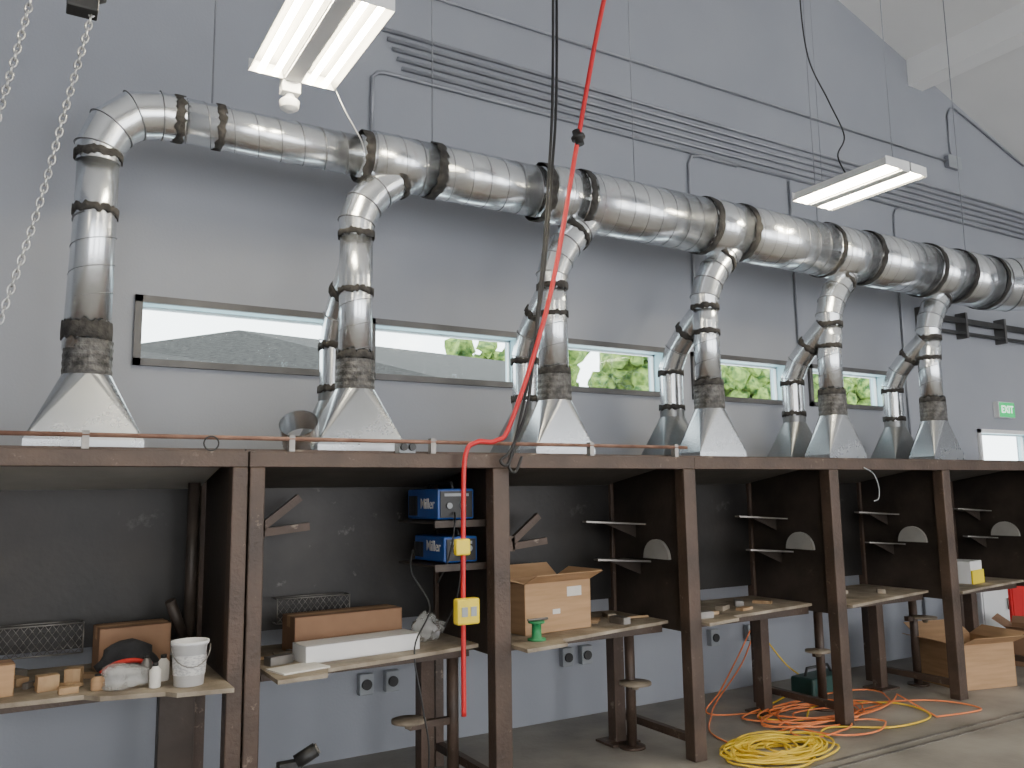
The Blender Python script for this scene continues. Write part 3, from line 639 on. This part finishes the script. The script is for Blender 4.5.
single("hooked_cable",lambda bm:TUBE(bm,smooth_pts([(5.72,4.25,1.9),(5.82,4.24,1.85),(5.87,4.24,1.75),(5.86,4.24,1.66),(5.80,4.24,1.64)],8),.005,6),'graypl',(5.78,4.24,1.6),"short pale cable hanging from the booth header","cable")
def chain(pts,nm):
    sp=smooth_pts(pts,30); 
    L_=[0]
    for a,b in zip(sp[:-1],sp[1:]): L_.append(L_[-1]+(b-a).length)
    st=.021; n=int(L_[-1]/st)
    def f(bm):
        j=0
        for i in range(n):
            s=i*st
            while L_[j+1]<s: j+=1
            q=(s-L_[j])/(L_[j+1]-L_[j]); c=sp[j].lerp(sp[j+1],q); t_=(sp[j+1]-sp[j]).normalized()
            u=t_.cross(Vector((0,1,0))).normalized() if i%2 else t_.cross(Vector((1,0,0))).normalized()
            loop=[]
            for k in range(11):
                a=2*pi*k/10; loop.append(c+t_*cos(a)*.0145+u*sin(a)*.008)
            TUBE(bm,loop,.0028,5,False)
    single("hoist_chain",f,'chain',pts[-1],nm,"chain","hoist chains")
zt2=zc(0)
t=thing("chain_hoist",(.06,2.5,3.12),"black chain hoist block hanging from above","hoist")
part(t,"hoist_body",lambda bm:TUBE(bm,[(.02,2.5,3.20),(.05,2.5,3.20),(.11,2.5,3.20),(.14,2.5,3.20)],[.045,.06,.06,.045],20),'black')
part(t,"chain_guide",lambda bm:B(bm,.04,.12,2.47,2.53,3.10,3.16),'black',.004)
part(t,"hook_stem",lambda bm:CYL(bm,(.08,2.5,3.25),(.08,2.5,zt2-.05),.008,8),'steel')
chain([(.115,2.5,3.17),(.10,2.5,3.08),(.06,2.5,2.85),(-.0,2.5,2.5),(-.085,2.5,2.12)],"bright steel hoist chain hanging at a slant")
chain([(-.03,2.5,3.22),(-.05,2.5,3.08),(-.075,2.5,2.92),(-.12,2.5,2.65)],"short bright steel hoist chain beside the block")
# ------------------------------------------------------------ floor clutter
def coil(cx,cy,n,rx,ry,r,seed,off,ks=(.6,1.15),rise=.003):
    rnd=random.Random(seed); pts=[]; st=[(rnd.uniform(-off,off),rnd.uniform(-off*.7,off*.7),rnd.uniform(*ks),rnd.uniform(.8,1.25)) for _ in range(n+2)]
    m=16
    for i in range(n*m):
        q=i/m; a=int(q); s=q-a; s=s*s*(3-2*s); o=[st[a][j]*(1-s)+st[a+1][j]*s for j in range(4)]
        th=2*pi*q; wob=1+.07*sin(3*th+a*1.7)
        pts.append((cx+o[0]+rx*o[2]*wob*cos(th),cy+o[1]+ry*o[2]*o[3]*wob*sin(th),r+rise*a*rnd.uniform(.5,1)+.008*rnd.random()))
    return smooth_pts(pts,2)
single("yellow_hose",lambda bm:TUBE(bm,coil(4.44,4.14,19,.37,.25,.012,4,.15,(.45,1.1),.002)+smooth_pts([(4.9,4.15,.02),(5.2,4.3,.012),(5.6,4.05,.012),(6.1,4.1,.012),(6.2,4.5,.012),(5.6,4.75,.012),(5.2,4.55,.012),(5.0,4.8,.012),(5.6,5.1,.012),(6.1,5.2,.02),(5.95,5.35,.2),(5.8,5.5,.48)],8),.0072,7),'ycord',(4.5,4.12,0),"yellow air hose coiled in a pile on floor","hose")
single("orange_cord",lambda bm:TUBE(bm,smooth_pts([(5.72,5.5,.47),(5.45,5.4,.25),(5.0,5.25,.03),(4.7,5.0,.012),(4.4,4.7,.012),(4.3,4.4,.012)],8)+coil(5.42,4.47,9,.74,.38,.012,11,.42,(.3,1.0),.002)+smooth_pts([(6.1,4.05,.012),(6.6,4.0,.012),(6.5,4.4,.012),(5.6,4.75,.012),(5.0,4.9,.012),(4.75,5.1,.012),(5.1,5.3,.1),(5.5,5.45,.35),(5.68,5.5,.50)],8),.0066,7),'ocord',(5.25,4.28,0),"orange extension cord in loose loops on the floor","extension cord")
t=thing("portable_machine",(5.95,5.0,0),"small dark green machine standing under the table","machine")
mr=RZ(6,(5.95,5,0))
part(t,"unit_body",lambda bm:B(bm,5.68,6.18,4.88,5.10,.05,.19,mr),'dgreen',.02)
part(t,"unit_handle",lambda bm:TUBE(bm,[(5.75,4.98,.18),(5.78,4.98,.25),(6.06,5.0,.25),(6.1,5.0,.19)],.012,8),'black')
part(t,"control_knob",lambda bm:CYL(bm,(5.8,4.88,.12),(5.8,4.85,.12),.03,14),'redc')
for q in (5.72,6.1): part(t,"foot",lambda bm:B(bm,q,q+.05,4.9,5.08,0,.06,mr),'black')
t=thing("clamp_stand",(1.22,4.15,0),"black clamp head on slim tripod stand","stand")
part(t,"stand_pole",lambda bm:CYL(bm,(1.22,4.15,.02),(1.22,4.15,.42),.014,10),'black')
for a in (0,120,240): part(t,"stand_leg",lambda bm:CYL(bm,(1.22,4.15,.2),(1.22+.18*cos(radians(a)),4.15+.18*sin(radians(a)),.012),.01,8),'black')
part(t,"clamp_body",lambda bm:B(bm,1.13,1.24,4.12,4.18,.42,.48),'black',.006)
part(t,"clamp_barrel",lambda bm:CYL(bm,(1.22,4.15,.47),(1.31,4.13,.52),.034,14),'black')
part(t,"clamp_knob",lambda bm:CYL(bm,(1.13,4.15,.44),(1.09,4.15,.44),.022,12),'steel')
part(t,"lens_ring",lambda bm:TUBE(bm,[(1.311,4.13,.522),(1.318,4.128,.526)],.026,16),'steel')
# ------------------------------------------------------------ world & lights
w=bpy.data.worlds.new("sky"); SC.world=w; w.use_nodes=True
bg=w.node_tree.nodes["Background"]; bg.inputs[0].default_value=(.975,.985,1,1); bg.inputs[1].default_value=6.4
# ------------------------------------------------------------ camera
f,yaw,pit,rol,h=830.34,0.5341,0.1330,-0.0146,1.7268
cd=bpy.data.cameras.new("camera"); cd.sensor_width=36; cd.lens=f/1024*36; cd.clip_end=200
co=bpy.data.objects.new("camera",cd); COL.objects.link(co)
co.matrix_world=Matrix.Translation((0,0,h))@Matrix.Rotation(-yaw,4,'Z')@Matrix.Rotation(pi/2+pit,4,'X')@Matrix.Rotation(rol,4,'Z')
SC.camera=co
